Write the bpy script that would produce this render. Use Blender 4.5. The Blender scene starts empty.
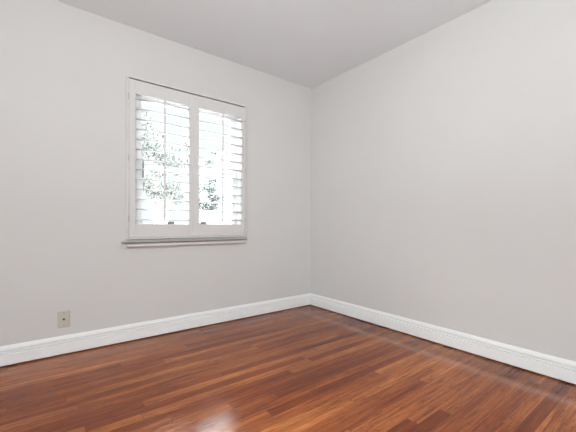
import bpy, bmesh, math, random
from mathutils import Vector, Matrix
random.seed(7)
C = bpy.context.scene.collection
S = bpy.context.scene

# ------------------------------------------------------------------ camera
W_PX, H_PX = 576, 432
f_px, yaw, pitch, roll = 322.93, 0.91261, -0.006494, 0.0040667
F = Vector((math.cos(yaw)*math.cos(pitch), math.sin(yaw)*math.cos(pitch), math.sin(pitch)))
R0 = Vector((math.sin(yaw), -math.cos(yaw), 0))
U0 = R0.cross(F)
Rv = R0*math.cos(roll) + U0*math.sin(roll)
Uv = -R0*math.sin(roll) + U0*math.cos(roll)
cd = bpy.data.cameras.new('camera')
cam = bpy.data.objects.new('camera', cd)
C.objects.link(cam)
M = Matrix((Rv, Uv, -F)).transposed().to_4x4()
M.translation = (-2.44234, -2.73828, 0.91918)
cam.matrix_world = M
cd.sensor_width = 36
cd.lens = f_px/W_PX*36
cd.shift_y = (225.565-216)/W_PX
cd.clip_start = 0.02
S.camera = cam

# ------------------------------------------------------------------ world and light
SKY_LOW, SKY_HIGH = 1.25, 38.0
w = bpy.data.worlds.new('sky')
S.world = w
w.use_nodes = True
bg = w.node_tree.nodes['Background']
bg.inputs[0].default_value = (0.94, 0.975, 1.0, 1)
# bright overcast: pale near the horizon, several times brighter overhead
_n = w.node_tree.nodes; _l = w.node_tree.links
_tc = _n.new('ShaderNodeTexCoord'); _sp = _n.new('ShaderNodeSeparateXYZ'); _mr = _n.new('ShaderNodeMapRange')
_mr.interpolation_type = 'SMOOTHSTEP'
_l.new(_tc.outputs['Generated'], _sp.inputs[0]); _l.new(_sp.outputs[2], _mr.inputs[0])
for _i, _v in enumerate((0.34, 0.50, SKY_LOW, SKY_HIGH)): _mr.inputs[_i+1].default_value = _v
_l.new(_mr.outputs[0], bg.inputs[1])

def area(name, loc, rot, sx, sy, power, col):
    l = bpy.data.lights.new(name, 'AREA')
    l.shape = 'RECTANGLE'; l.size = sx; l.size_y = sy
    l.energy = power; l.color = col
    o = bpy.data.objects.new(name, l)
    o.location = loc; o.rotation_euler = rot
    C.objects.link(o)
    return o
H = 2.44
XB, YB = -5.2, -5.6          # rear limits of the room
# added fill lights set in two made-up openings behind the camera
LC = (0.90, 0.975, 1.0)
area('fill_side', (XB-0.09, -2.6, 1.35), (0, -math.pi/2, 0), 1.55, 1.65, 19, LC)
area('fill_rear', (-1.7, YB-0.09, 1.35), (math.pi/2, 0, 0), 1.85, 1.55, 6, LC)
# added, unseen fill light behind the camera, aimed at the far corner
sb = area('corner_fill', (-4.2, -4.6, 2.0), (0, 0, 0), 0.8, 0.8, 32, LC)
sb.data.spread = math.radians(80)
area('ceiling_fill', (-3.0, -3.4, 1.0), (math.pi, 0, 0), 0.5, 0.5, 96, LC)  # added, unseen up-light that brightens the ceiling
sb.rotation_euler = (Vector((0, 0, 1.05))-Vector(sb.location)).to_track_quat('-Z', 'Y').to_euler()
p = area('daylight_window', (-1.37, 0.17, 1.42), (-math.pi/2, 0, 0), 0.95, 1.08, 1, (1, 1, 1))
p.data.cycles.is_portal = True

S.view_settings.view_transform = 'Standard'
S.view_settings.look = 'None'
S.view_settings.gamma = 1
S.view_settings.use_curve_mapping = False
S.view_settings.exposure = -0.19

# ------------------------------------------------------------------ materials
def mat(name, col, rough=0.5, spec=0.5, metal=0.0):
    m = bpy.data.materials.new(name); m.use_nodes = True
    b = m.node_tree.nodes['Principled BSDF']
    b.inputs['Base Color'].default_value = (*col, 1)
    b.inputs['Roughness'].default_value = rough
    b.inputs['Specular IOR Level'].default_value = spec
    b.inputs['Metallic'].default_value = metal
    return m

def paint(name, col, rough, var=0.02, bump=0.05, scale=180):
    m = mat(name, col, rough, 0.3)
    nt = m.node_tree; b = nt.nodes['Principled BSDF']
    tc = nt.nodes.new('ShaderNodeTexCoord')
    n = nt.nodes.new('ShaderNodeTexNoise'); n.inputs['Scale'].default_value = 2.2; n.inputs['Detail'].default_value = 3
    mx = nt.nodes.new('ShaderNodeMix'); mx.data_type = 'RGBA'
    mx.inputs[6].default_value = (*[c*(1-var) for c in col], 1)
    mx.inputs[7].default_value = (*[min(1, c*(1+var)) for c in col], 1)
    nt.links.new(tc.outputs['Object'], n.inputs['Vector'])
    nt.links.new(n.outputs['Fac'], mx.inputs[0]); nt.links.new(mx.outputs[2], b.inputs['Base Color'])
    n2 = nt.nodes.new('ShaderNodeTexNoise'); n2.inputs['Scale'].default_value = scale
    bp = nt.nodes.new('ShaderNodeBump'); bp.inputs['Strength'].default_value = bump; bp.inputs['Distance'].default_value = 0.002
    nt.links.new(tc.outputs['Object'], n2.inputs['Vector']); nt.links.new(n2.outputs['Fac'], bp.inputs['Height'])
    nt.links.new(bp.outputs['Normal'], b.inputs['Normal'])
    return m

M_wall = paint('wall_paint', (0.635, 0.617, 0.600), 0.8)
M_ceil = paint('ceiling_paint', (0.86, 0.90, 0.925), 0.8)
M_trim = paint('trim_paint', (0.86, 0.845, 0.835), 0.35, 0.01, 0.02)
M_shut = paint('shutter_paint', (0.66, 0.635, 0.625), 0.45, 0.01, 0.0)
M_louver = paint('shutter_paint_lit', (0.70, 0.69, 0.685), 0.4, 0.01, 0.0)  # same paint as the shutters, lightened to imitate light on the louvers
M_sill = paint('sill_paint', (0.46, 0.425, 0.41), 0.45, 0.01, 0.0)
M_sash = paint('sash_paint', (0.92, 0.92, 0.92), 0.4, 0.01, 0.0)
M_plate = mat('almond_plastic', (0.54, 0.50, 0.43), 0.4)
M_dark = mat('dark_metal', (0.03, 0.03, 0.03), 0.4, 0.5, 0.3)
M_lift = mat('worn_bronze', (0.13, 0.115, 0.10), 0.4, 0.5, 0.3)
M_screw = mat('screw_metal', (0.32, 0.29, 0.25), 0.35, 0.5, 0.6)
M_brass = mat('dull_hinge_metal', (0.45, 0.42, 0.38), 0.4, 0.5, 0.8)
M_bark = paint('bark', (0.30, 0.28, 0.26), 0.9, 0.3)
M_stucco = paint('pale_siding', (0.34, 0.36, 0.37), 0.8, 0.02)
M_roof = paint('grey_roof', (0.30, 0.31, 0.32), 0.9, 0.2)
M_ground = paint('pale_concrete', (0.30, 0.30, 0.295), 0.9, 0.05)

def leafmat(name, a, b_):
    m = mat(name, a, 0.6); nt = m.node_tree
    g = nt.nodes.new('ShaderNodeNewGeometry'); r = nt.nodes.new('ShaderNodeValToRGB')
    r.color_ramp.elements[0].color = (*a, 1); r.color_ramp.elements[1].color = (*b_, 1)
    nt.links.new(g.outputs['Random Per Island'], r.inputs[0])
    nt.links.new(r.outputs[0], nt.nodes['Principled BSDF'].inputs['Base Color'])
    return m
M_leaf = leafmat('leaves', (0.014, 0.019, 0.012), (0.04, 0.048, 0.036))
M_leaf2 = leafmat('blue_green_leaves', (0.010, 0.017, 0.014), (0.03, 0.042, 0.038))

m = bpy.data.materials.new('window_glass'); m.use_nodes = True
nt = m.node_tree; nt.nodes.clear()
o_ = nt.nodes.new('ShaderNodeOutputMaterial'); mx = nt.nodes.new('ShaderNodeMixShader')
tr = nt.nodes.new('ShaderNodeBsdfTransparent'); tr.inputs[0].default_value = (0.96, 0.98, 0.975, 1)
gl = nt.nodes.new('ShaderNodeBsdfGlossy'); gl.inputs['Roughness'].default_value = 0.0
fr = nt.nodes.new('ShaderNodeFresnel'); fr.inputs['IOR'].default_value = 1.3
nt.links.new(fr.outputs[0], mx.inputs[0]); nt.links.new(tr.outputs[0], mx.inputs[1]); nt.links.new(gl.outputs[0], mx.inputs[2])
nt.links.new(mx.outputs[0], o_.inputs[0])
M_glass = m

# ---- strip oak floor, boards run along x
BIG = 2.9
def floor_material():
    m = bpy.data.materials.new('stained_oak_strip_floor'); m.use_nodes = True
    nt = m.node_tree; N = nt.nodes; L = nt.links
    b = N['Principled BSDF']
    def math_(op, a, c=None, d=None):
        n = N.new('ShaderNodeMath'); n.operation = op
        for i, v in enumerate((a, c, d)):
            if v is None: continue
            if isinstance(v, (int, float)): n.inputs[i].default_value = v
            else: L.new(v, n.inputs[i])
        return n.outputs[0]
    def noise(vec, scale, detail=2, rough=0.5, dist=0.0):
        n = N.new('ShaderNodeTexNoise'); n.inputs['Scale'].default_value = scale
        n.inputs['Detail'].default_value = detail; n.inputs['Roughness'].default_value = rough
        n.inputs['Distortion'].default_value = dist
        L.new(vec, n.inputs['Vector']); return n.outputs['Fac']
    def comb(x, y, z):
        n = N.new('ShaderNodeCombineXYZ')
        for i, v in enumerate((x, y, z)):
            if isinstance(v, (int, float)): n.inputs[i].default_value = v
            else: L.new(v, n.inputs[i])
        return n.outputs[0]
    def wn(vec):
        n = N.new('ShaderNodeTexWhiteNoise'); n.noise_dimensions = '3D'; L.new(vec, n.inputs['Vector'])
        return n.outputs['Value']
    def mix(fac, a, c, typ='MIX'):
        n = N.new('ShaderNodeMix'); n.data_type = 'RGBA'; n.blend_type = typ
        for i, v in ((0, fac), (6, a), (7, c)):
            if isinstance(v, (int, float)): n.inputs[i].default_value = v
            elif isinstance(v, tuple): n.inputs[i].default_value = (*v, 1)
            else: L.new(v, n.inputs[i])
        return n.outputs[2]
    def maprange(v, a, c, d=0, e=1, smooth=False):
        n = N.new('ShaderNodeMapRange')
        if smooth: n.interpolation_type = 'SMOOTHSTEP'
        L.new(v, n.inputs[0])
        for i, q in enumerate((a, c, d, e)): n.inputs[i+1].default_value = q
        return n.outputs[0]
    tc = N.new('ShaderNodeTexCoord'); sp = N.new('ShaderNodeSeparateXYZ'); L.new(tc.outputs['Object'], sp.inputs[0])
    X, Y = sp.outputs[0], sp.outputs[1]
    bw = 0.057
    yr = math_('DIVIDE', Y, bw); row = math_('FLOOR', yr); fy = math_('FRACT', yr)
    r1 = wn(comb(row, 3.7, 1.1))
    blen = math_('MULTIPLY_ADD', wn(comb(row, 9.1, 4.3)), 0.9, 1.0)
    xs = math_('DIVIDE', math_('MULTIPLY_ADD', r1, 7.0, X), blen)
    idx = math_('FLOOR', xs); fx = math_('FRACT', xs)
    rnd = wn(comb(row, idx, 0.5)); rnd2 = wn(comb(row, idx, 7.5)); rnd3 = wn(comb(row, idx, 17.5))
    ramp = N.new('ShaderNodeValToRGB'); L.new(rnd, ramp.inputs[0])
    e = ramp.color_ramp.elements
    e[0].position = 0.0; e[0].color = (0.230, 0.052, 0.011, 1)
    e[1].position = 1.0; e[1].color = (0.52, 0.180, 0.045, 1)
    for p_, c_ in ((0.15, (0.30, 0.075, 0.018)), (0.4, (0.37, 0.104, 0.027)), (0.65, (0.42, 0.124, 0.033)), (0.88, (0.48, 0.158, 0.045))):
        q = e.new(p_); q.color = (*c_, 1)
    # grain: long streaks, own pattern on each board
    gv = comb(math_('MULTIPLY_ADD', rnd2, 31.0, X), math_('MULTIPLY_ADD', rnd3, 17.0, math_('MULTIPLY', Y, 22.0)), rnd)
    g1 = noise(gv, 2.2, 5, 0.62, 0.8)
    gv2 = comb(math_('MULTIPLY_ADD', rnd3, 13.0, math_('MULTIPLY', X, 3.0)), math_('MULTIPLY', Y, 65.0), rnd2)
    g2 = noise(gv2, 2.0, 4, 0.65, 0.3)
    gv3 = comb(math_('MULTIPLY_ADD', rnd2, 5.0, math_('MULTIPLY', X, 5.0)), math_('MULTIPLY_ADD', rnd3, 17.0, math_('MULTIPLY', Y, 40.0)), rnd)
    g3 = noise(gv3, 1.5, 4, 0.6, 2.2)
    c1 = mix(maprange(g1, 0.32, 0.66), (0.58, 0.46, 0.42), (1.34, 1.36, 1.34))
    col = mix(1.0, ramp.outputs[0], c1, 'MULTIPLY')
    col = mix(maprange(g2, 0.50, 0.68, 0, 0.55), col, (0.10, 0.026, 0.010))
    col = mix(maprange(g3, 0.55, 0.64, 0, 0.55), col, (0.12, 0.030, 0.012))
    # broad darker, browner patches, offset so they fall towards the left
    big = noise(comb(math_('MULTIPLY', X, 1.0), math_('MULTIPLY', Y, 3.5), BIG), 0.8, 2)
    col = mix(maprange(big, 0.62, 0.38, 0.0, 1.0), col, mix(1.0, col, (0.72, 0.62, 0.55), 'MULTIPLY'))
    # sanding marks of the edging machine along the right-hand wall: a paler lap line and a browner border
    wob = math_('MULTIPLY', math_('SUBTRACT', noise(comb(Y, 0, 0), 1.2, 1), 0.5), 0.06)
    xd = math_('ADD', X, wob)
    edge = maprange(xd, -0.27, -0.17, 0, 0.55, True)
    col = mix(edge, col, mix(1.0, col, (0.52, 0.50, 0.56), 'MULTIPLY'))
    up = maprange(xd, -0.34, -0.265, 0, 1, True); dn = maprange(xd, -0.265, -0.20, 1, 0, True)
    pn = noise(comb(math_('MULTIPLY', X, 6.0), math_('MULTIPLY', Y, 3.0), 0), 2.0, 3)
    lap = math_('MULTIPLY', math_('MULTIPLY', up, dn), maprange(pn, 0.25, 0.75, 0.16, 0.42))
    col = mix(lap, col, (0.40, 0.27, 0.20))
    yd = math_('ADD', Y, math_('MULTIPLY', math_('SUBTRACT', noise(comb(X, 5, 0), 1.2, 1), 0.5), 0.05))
    col = mix(maprange(yd, -0.24, -0.12, 0, 0.35, True), col, mix(1.0, col, (0.62, 0.55, 0.60), 'MULTIPLY'))  # shade along the window wall, painted into the floor colour
    # joints
    ey = math_('MINIMUM', fy, math_('SUBTRACT', 1.0, fy))
    ex = math_('MULTIPLY', math_('MINIMUM', fx, math_('SUBTRACT', 1.0, fx)), blen)
    jy = maprange(ey, 0.008, 0.035, 0.55, 0)
    jx = maprange(ex, 0.0004, 0.002, 0.6, 0)
    joint = math_('MAXIMUM', jy, jx)
    col = mix(joint, col, (0.05, 0.018, 0.010))
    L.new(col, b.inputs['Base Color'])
    # satin varnish, slightly uneven
    rg = math_('ADD', maprange(g1, 0.3, 0.7, 0.13, 0.20), math_('MULTIPLY', edge, 0.1))
    L.new(math_('ADD', rg, math_('MULTIPLY', lap, 0.25)), b.inputs['Roughness'])
    b.inputs['Specular IOR Level'].default_value = 0.33
    bh = math_('ADD', math_('MULTIPLY', noise(comb(math_('MULTIPLY', X, 1.2), math_('MULTIPLY', Y, 9.0), rnd), 2.0, 2), 1.0),
               math_('ADD', math_('MULTIPLY', g2, 0.12), math_('MULTIPLY', joint, -0.3)))
    bp = N.new('ShaderNodeBump'); bp.inputs['Strength'].default_value = 0.5; bp.inputs['Distance'].default_value = 0.002
    L.new(bh, bp.inputs['Height']); L.new(bp.outputs['Normal'], b.inputs['Normal'])
    return m
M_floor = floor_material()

# ------------------------------------------------------------------ helpers
def link(name, bm, m, parent=None, bevel=0.0, smooth=False):
    me = bpy.data.meshes.new(name)
    bmesh.ops.recalc_face_normals(bm, faces=bm.faces)
    bm.to_mesh(me); bm.free()
    me.materials.append(m)
    o = bpy.data.objects.new(name, me); C.objects.link(o)
    if smooth:
        for f in me.polygons: f.use_smooth = True
    if bevel:
        mo = o.modifiers.new('bevel', 'BEVEL'); mo.width = bevel; mo.segments = 2
        mo.limit_method = 'ANGLE'; mo.angle_limit = math.radians(40)
    if parent: o.parent = parent
    return o

def box(bm, x0, x1, y0, y1, z0, z1):
    v = [bm.verts.new((x, y, z)) for x in (x0, x1) for y in (y0, y1) for z in (z0, z1)]
    for q in ((0, 1, 3, 2), (4, 6, 7, 5), (0, 4, 5, 1), (2, 3, 7, 6), (0, 2, 6, 4), (1, 5, 7, 3)):
        bm.faces.new([v[i] for i in q])

def boxobj(name, b, m, parent=None, bevel=0.0):
    bm = bmesh.new(); box(bm, *b); return link(name, bm, m, parent, bevel)

def loft(bm, rings):
    vs = [[bm.verts.new(p) for p in r] for r in rings]
    n = len(vs[0])
    for a, c in zip(vs, vs[1:]):
        for i in range(n):
            bm.faces.new((a[i], a[(i+1) % n], c[(i+1) % n], c[i]))
    bm.faces.new(vs[0]); bm.faces.new(vs[-1][::-1])

def cyl(bm, c, axis, r, h, n=16, r2=None):
    r2 = r if r2 is None else r2
    c = Vector(c); a = Vector(axis).normalized(); t = a.orthogonal().normalized(); s = a.cross(t)
    loft(bm, [[c + a*d + (t*math.cos(q)+s*math.sin(q))*rr for q in [2*math.pi*i/n for i in range(n)]] for d, rr in ((0, r), (h, r2))])

def empty(name, loc, label=None, cat=None, group=None):
    o = bpy.data.objects.new(name, None); C.objects.link(o); o.location = loc
    o.empty_display_size = 0.1
    if label: o['label'] = label
    if cat: o['category'] = cat
    if group: o['group'] = group
    return o

def struct(o, label):
    o['kind'] = 'structure'; o['label'] = label; return o

# ------------------------------------------------------------------ room shell
WT = 0.16
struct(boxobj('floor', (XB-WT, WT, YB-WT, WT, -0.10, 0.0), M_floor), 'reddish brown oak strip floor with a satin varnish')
struct(boxobj('ceiling', (XB-WT, WT, YB-WT, WT, H, H+0.15), M_ceil), 'plain flat pale grey ceiling')

def wall_with_hole(name, axis, a0, a1, t0, t1, hole, label, m=M_wall):
    """one mesh; a runs along the wall, t through its thickness"""
    h0, h1, z0, z1 = hole
    bm = bmesh.new()
    A = [a0, h0, h1, a1]; Z = [0, z0, z1, H]
    def P(a, t, z): return (a, t, z) if axis == 'x' else (t, a, z)
    g = {}
    for k, t in enumerate((t0, t1)):
        for i, a in enumerate(A):
            for j, z in enumerate(Z):
                g[i, j, k] = bm.verts.new(P(a, t, z))
    for k in (0, 1):
        for i in range(3):
            for j in range(3):
                if (i, j) != (1, 1):
                    bm.faces.new([g[i, j, k], g[i+1, j, k], g[i+1, j+1, k], g[i, j+1, k]])
    def q(i, j, i2, j2): bm.faces.new([g[i, j, 0], g[i2, j2, 0], g[i2, j2, 1], g[i, j, 1]])
    for i in range(3): q(i, 0, i+1, 0); q(i, 3, i+1, 3)
    for j in range(3): q(0, j, 0, j+1); q(3, j, 3, j+1)
    q(1, 1, 2, 1); q(2, 1, 2, 2); q(2, 2, 1, 2); q(1, 2, 1, 1)
    return struct(link(name, bm, m), label)

HX0, HX1, HZ0, HZ1 = -1.835, -0.893, 0.865, 1.99
wall_with_hole('wall_left', 'x', XB-WT, WT, 0, WT, (HX0, HX1, HZ0, HZ1), 'light grey painted wall with the shuttered window')
struct(boxobj('wall_right', (0, WT, YB-WT, -0.0005, 0, H), M_wall), 'bare light grey painted wall on the right')
wall_with_hole('wall_back', 'x', XB-WT, 0.0, YB-WT, YB, (-2.65, -0.75, 0.55, 2.15), 'light grey wall behind the camera')
wall_with_hole('wall_front', 'y', YB, -0.0005, XB-WT, XB, (-3.45, -1.75, 0.55, 2.15), 'light grey wall to the left of the camera')

# made-up windows behind the camera, added to hold the fill lights
def added_window(name, axis, a0, a1, z0, z1, t, label):
    w_ = struct(empty(name, (0, 0, 0)), label)
    bm = bmesh.new()
    def b3(a, c, u, v, z, zz):
        if axis == 'x': box(bm, a, c, u, v, z, zz)
        else: box(bm, u, v, a, c, z, zz)
    f = 0.06
    b3(a0-f, a0, t, t+0.02, z0-f, z1+f); b3(a1, a1+f, t, t+0.02, z0-f, z1+f)
    b3(a0, a1, t, t+0.02, z1, z1+f); b3(a0, a1, t, t+0.02, z0-f, z0)
    link('added_frame', bm, M_trim, w_)
    bm = bmesh.new(); b3(a0+0.002, a1-0.002, t-0.13, t-0.12, z0+0.002, z1-0.002)
    link('light_backing', bm, M_trim, w_)  # opaque sheet closing the added opening behind its fill light
    return w_
added_window('added_window_2', 'x', -2.65, -0.75, 0.55, 2.15, YB, 'added window behind the camera, holding a fill light')
added_window('added_window_3', 'y', -3.45, -1.75, 0.55, 2.15, XB, 'added window to the left of the camera, holding a fill light')

# baseboards, moulded profile
BH = 0.130; BG = 0.009
prof = [(0.0, BG), (0.0185, BG), (0.0190, BG+0.001), (0.0190, 0.0725), (0.0180, 0.0740), (0.0080, 0.0745), (0.0080, 0.0830),
        (0.0160, 0.0835), (0.0175, 0.0850), (0.0170, 0.0880), (0.0145, 0.0895), (0.0040, 0.0900), (0.0040, 0.0995), (0.0125, 0.1000),
        (0.0130, 0.1040), (0.0115, 0.113), (0.0080, 0.122), (0.0060, 0.1275), (0.0045, BH), (0.0, BH)]
def baseboard(name, ends, label):
    bm = bmesh.new()
    loft(bm, [[e(d, z) for d, z in prof] for e in ends])
    return struct(link(name, bm, M_trim), label)
e = 0.0004
baseboard('baseboard_left', (lambda d, z: (XB+d, -e-d, z), lambda d, z: (-e-d, -e-d, z)), 'white moulded baseboard along the window wall')
baseboard('baseboard_right', (lambda d, z: (-e-d, -e-d, z), lambda d, z: (-e-d, YB+d, z)), 'white moulded baseboard along the bare right wall')
baseboard('baseboard_back', (lambda d, z: (-e-d, YB+e+d, z), lambda d, z: (XB+d, YB+e+d, z)), 'white moulded baseboard behind the camera')
baseboard('baseboard_front', (lambda d, z: (XB+e+d, YB+d, z), lambda d, z: (XB+e+d, -e-d, z)), 'white moulded baseboard to the left of the camera')

# ------------------------------------------------------------------ the window
win = struct(empty('window_1', (-1.38, 0.0, 0.78)), 'white double-hung window behind plantation shutters')
def wp(name, bm, m, bevel=0.0, parent=None, smooth=False):
    o = link(name, bm, m, parent or win, bevel, smooth)
    if not parent: o.matrix_parent_inverse = Matrix.Translation(-Vector(win.location))
    return o
# jambs of the opening
bm = bmesh.new()
box(bm, HX0, HX0+0.012, 0.0, WT, HZ0, HZ1); box(bm, HX1-0.012, HX1, 0.0, WT, HZ0, HZ1)
box(bm, HX0+0.012, HX1-0.012, 0.0, WT, HZ1-0.012, HZ1); box(bm, HX0+0.012, HX1-0.012, 0.0, WT+0.03, HZ0, HZ0+0.012)
wp('jamb', bm, M_sash)
def sash(name, y0, y1, z0, z1, rail_b, rail_t):
    xa, xb = HX0+0.013, HX1-0.013
    sl, sr = 0.052, 0.046
    bm = bmesh.new()
    box(bm, xa, xa+sl, y0, y1, z0, z1); box(bm, xb-sr, xb, y0, y1, z0, z1)
    box(bm, xa+sl, xb-sr, y0, y1, z0, z0+rail_b); box(bm, xa+sl, xb-sr, y0, y1, z1-rail_t, z1)
    s = wp(name, bm, M_sash)
    ym = (y0+y1)/2
    bm = bmesh.new(); box(bm, xa+sl, xb-sr, ym-0.002, ym+0.002, z0+rail_b, z1-rail_t)
    g = link('pane', bm, M_glass, s)
    return s
up = sash('upper_sash', 0.104, 0.136, 1.375, HZ1-0.013, 0.030, 0.055)
lo = sash('lower_sash', 0.068, 0.102, HZ0+0.013, 1.403, 0.036, 0.036)
for x in (-1.545, -1.255):
    bm = bmesh.new()
    box(bm, x-0.026, x+0.026, 0.058, 0.068, 0.905, 0.916)
    box(bm, x-0.026, x+0.026, 0.050, 0.058, 0.905, 0.932)
    o = link('sash_lift', bm, M_lift, lo, 0.002); o['label'] = 'small dark metal sash lift'
bm = bmesh.new(); box(bm, -1.772, -1.764, 0.060, 0.068, 1.285, 1.425)
o = link('sash_latch', bm, M_dark, lo, 0.002); o['label'] = 'slim dark upright latch at the side of the sash'

# frame on the wall face that carries the shutters
FX0, FX1, FZ0, FZ1 = -1.909, -0.858, 0.7915, 2.048
FY = -0.030
fw = 0.012
bm = bmesh.new()
box(bm, FX0, FX0+0.0155, FY, -e, FZ0, FZ1); box(bm, FX1-0.0155, FX1, FY, -e, FZ0, FZ1)
box(bm, FX0+0.0155, FX1-0.0155, FY, -e, FZ1-fw, FZ1); box(bm, FX0+0.0155, FX1-0.0155, FY, -e, FZ0, FZ0+0.0135)
wp('shutter_frame', bm, M_shut, 0.0015)
# sill with a rounded nose, deep grooves above and below it, and an apron
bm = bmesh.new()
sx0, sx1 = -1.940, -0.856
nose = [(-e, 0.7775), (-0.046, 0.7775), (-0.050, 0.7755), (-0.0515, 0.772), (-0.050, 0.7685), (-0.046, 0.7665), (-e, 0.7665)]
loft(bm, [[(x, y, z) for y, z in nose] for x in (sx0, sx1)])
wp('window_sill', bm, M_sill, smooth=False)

bm = bmesh.new()
ap = [(-e, 0.766), (-0.010, 0.766), (-0.010, 0.756), (-0.036, 0.755), (-0.038, 0.754), (-0.038, 0.735), (-0.036, 0.7325), (-0.010, 0.7315), (-0.010, 0.722), (-e, 0.722)]
loft(bm, [[(x, y, z) for y, z in ap] for x in (-1.905, -0.866)])
wp('apron', bm, M_shut)

# ------------------------------------------------------------------ plantation shutters
PZ0, PZ1 = 0.8065, 2.0265
def louver_bm(x0, x1, wid=0.063, th=0.0105, ang=0.0):
    bm = bmesh.new(); n = 20
    ring = []
    for i in range(n):
        q = 2*math.pi*i/n
        cq, sq = math.cos(q), math.sin(q)
        y = math.copysign(abs(cq)**0.45, cq)*wid/2; z = math.copysign(abs(sq)**0.6, sq)*th/2
        ring.append((y*math.cos(ang)-z*math.sin(ang), y*math.sin(ang)+z*math.cos(ang)))
    loft(bm, [[(x, y, z) for y, z in ring] for x in (x0, x1)])
    return bm
def make_shutter(x0, x1, ox0, ox1, label, hinge_x):
    t = empty('window_shutter', ((x0+x1)/2, -0.014, PZ0), label, 'window shutter', 'plantation shutter panels')
    O = Vector(t.location)
    def part(name, bm, m, bevel=0.0, smooth=False):
        bmesh.ops.translate(bm, verts=bm.verts, vec=-O)
        return link(name, bm, m, t, bevel, smooth)
    y0, y1 = -0.028, -0.0015
    z0, z1 = 0.909, 1.922                      # louvred opening
    for a, b_ in ((x0, ox0), (ox1, x1)):
        bm = bmesh.new(); box(bm, a, b_, y0, y1, PZ0, PZ1); part('stile', bm, M_shut, 0.002)
    bm = bmesh.new(); box(bm, ox0, ox1, y0+0.001, y1, PZ0, z0); part('rail', bm, M_shut, 0.0015)
    bm = bmesh.new(); box(bm, ox0, ox1, y0+0.001, y1, z1, PZ1); part('rail', bm, M_shut, 0.0015)
    n = 13; top, bot = 1.889, 0.948
    for k in range(n):
        z = bot + (top-bot)*k/(n-1)
        bm = louver_bm(ox0+0.001, ox1-0.001, ang=LANG)
        bmesh.ops.translate(bm, verts=bm.verts, vec=(0, -0.0145, z))
        part('louver', bm, M_louver, smooth=True)
    xm = (ox0+ox1)/2
    bm = bmesh.new(); box(bm, xm-0.0062, xm+0.0062, -0.060, -0.0495, 0.932, 1.912)
    part('tilt_rod', bm, M_shut, 0.002)
    for z in (0.95, 1.42, 1.89):
        bm = bmesh.new(); cyl(bm, (hinge_x, -0.0315, z-0.025), (0, 0, 1), 0.0028, 0.05)
        part('hinge', bm, M_brass)['label'] = 'slim metal hinge'
    return t
LANG = math.radians(6)
make_shutter(-1.8915, -1.3763, -1.8435, -1.4190, 'left white louvred plantation shutter panel, on the side nearer the outlet', -1.8935)
make_shutter(-1.3753, -0.8755, -1.3325, -0.9050, 'right white louvred plantation shutter panel, on the side nearer the room corner', -0.8730)

# ------------------------------------------------------------------ jack plate on the wall
t = empty('wall_plate', (-2.302, 0.0, 0.245), 'small beige wall plate with a single dark jack above the baseboard', 'wall outlet')
bm = bmesh.new()
loft(bm, [[(x*s, y, z*s2) for x, z in ((-1, -1), (1, -1), (1, 1), (-1, 1))] for s, s2, y in ((0.035, 0.0565, -0.0002), (0.035, 0.0565, -0.0035), (0.0325, 0.054, -0.006))])
link('plate', bm, M_plate, t)
bm = bmesh.new(); cyl(bm, (0, -0.006, 0), (0, -1, 0), 0.0075, 0.004, 6); cyl(bm, (0, -0.010, 0), (0, -1, 0), 0.0048, 0.006)
link('jack', bm, M_dark, t)['label'] = 'dark round jack'
for z in (-0.042, 0.042):
    bm = bmesh.new(); cyl(bm, (0, -0.006, z), (0, -1, 0), 0.004, 0.0012)
    link('screw', bm, M_screw, t)

# ------------------------------------------------------------------ outdoors, seen between the louvres
bm = bmesh.new(); box(bm, -25, 25, WT+0.02, 40, -0.75, -0.65)
struct(link('ground', bm, M_ground), 'pale paving outside the window')

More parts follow.
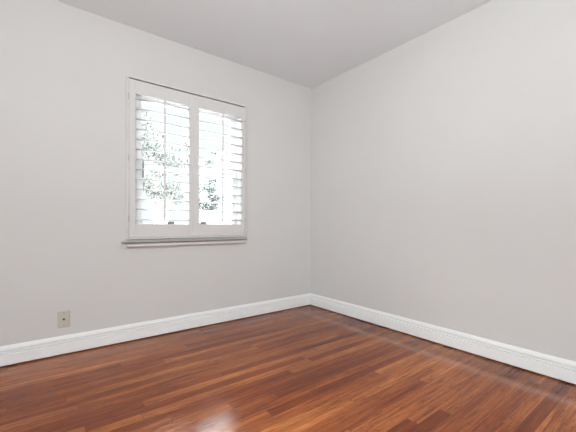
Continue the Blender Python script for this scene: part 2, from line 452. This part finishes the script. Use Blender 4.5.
def tree(loc, clusters, label, m, trunk_h, n_leaf, rnd):
    rng = random.Random(rnd)
    t = empty('leafy_tree', loc, label, 'tree', 'trees outside the window')
    bm = bmesh.new()
    z0 = -0.65 - loc[2]
    pts = [Vector((0, 0, z0))]
    for i in range(6):
        pts.append(Vector((rng.uniform(-.08, .08)*i*.5, rng.uniform(-.05, .05)*i*.5, z0 + (trunk_h)*(i+1)/6)))
    rings = []
    for i, c in enumerate(pts):
        r = 0.035*(1-i/8)
        rings.append([c + Vector((math.cos(q)*r, math.sin(q)*r, 0)) for q in [2*math.pi*k/10 for k in range(10)]])
    loft(bm, rings)
    top = pts[3]
    for (cx, cy, cz, r) in clusters:
        d = Vector((cx, cy, cz)) - top
        cyl(bm, top, d, 0.012, d.length*0.95, 6, 0.004)
    link('trunk', bm, M_bark, t)
    bm = bmesh.new()
    for (cx, cy, cz, r) in clusters:
        for k in range(int(n_leaf*r*r)):
            v = Vector((rng.gauss(0, 1), rng.gauss(0, 1), rng.gauss(0, 0.7))); v = v.normalized()*r*rng.random()**0.4
            c = Vector((cx, cy, cz)) + v
            a = Vector((rng.gauss(0, 1), rng.gauss(0, 1), rng.gauss(0, 1))).normalized()
            b_ = a.orthogonal().normalized(); s = rng.uniform(0.03, 0.06)
            v4 = [bm.verts.new(c + a*s), bm.verts.new(c + b_*s*0.45), bm.verts.new(c - a*s), bm.verts.new(c - b_*s*0.45)]
            bm.faces.new(v4)
    link('foliage', bm, m, t)
    return t
tree((0.1, 6.2, 0), [(-.45, 0, 3.55, .28), (-.15, .1, 3.15, .33), (-.45, .1, 2.85, .30), (.15, 0, 2.75, .34), (.6, .1, 2.5, .33), (-.4, 0, 1.95, .26), (-.05, 0, 1.75, .30),
                     (.35, .1, 1.9, .28), (.0, 0, 2.3, .22), (.75, 0, 3.0, .20), (.55, .2, 1.6, .22)],
     'airy leafy tree seen through the left shutter panel', M_leaf, 2.2, 2800, 3)
tree((1.75, 6.4, 0), [(0, 0, 2.35, .30), (-.15, 0, 1.95, .32), (.15, .1, 1.7, .30), (-.4, 0, 1.5, .26), (-.1, 0, 2.75, .18), (.05, 0, 3.1, .14), (-.05, 0, 1.4, .28)],
     'bushy blue-green tree seen through the right shutter panel', M_leaf2, 1.7, 4200, 5)
# neighbouring house, only its corner shows at the right
hs = empty('neighbour_house', (6.2, 10.5, -0.65), 'pale house next door glimpsed at the right edge of the window', 'house')
boxobj('wall', (-1.9, 3, -2.0, 3, 0, 4.6), M_stucco, hs)
bm = bmesh.new(); loft(bm, [[(-2.2, y, 4.601), (3.3, y, 4.601), (0.55, y, 6.2)] for y in (-2.3, 3.3)]); link('roof', bm, M_roof, hs)
for z in (1.2, 3.0):
    bm = bmesh.new(); box(bm, -1.93, -1.90, -1.4, -0.5, z, z+1.1); link('window', bm, M_roof, hs)
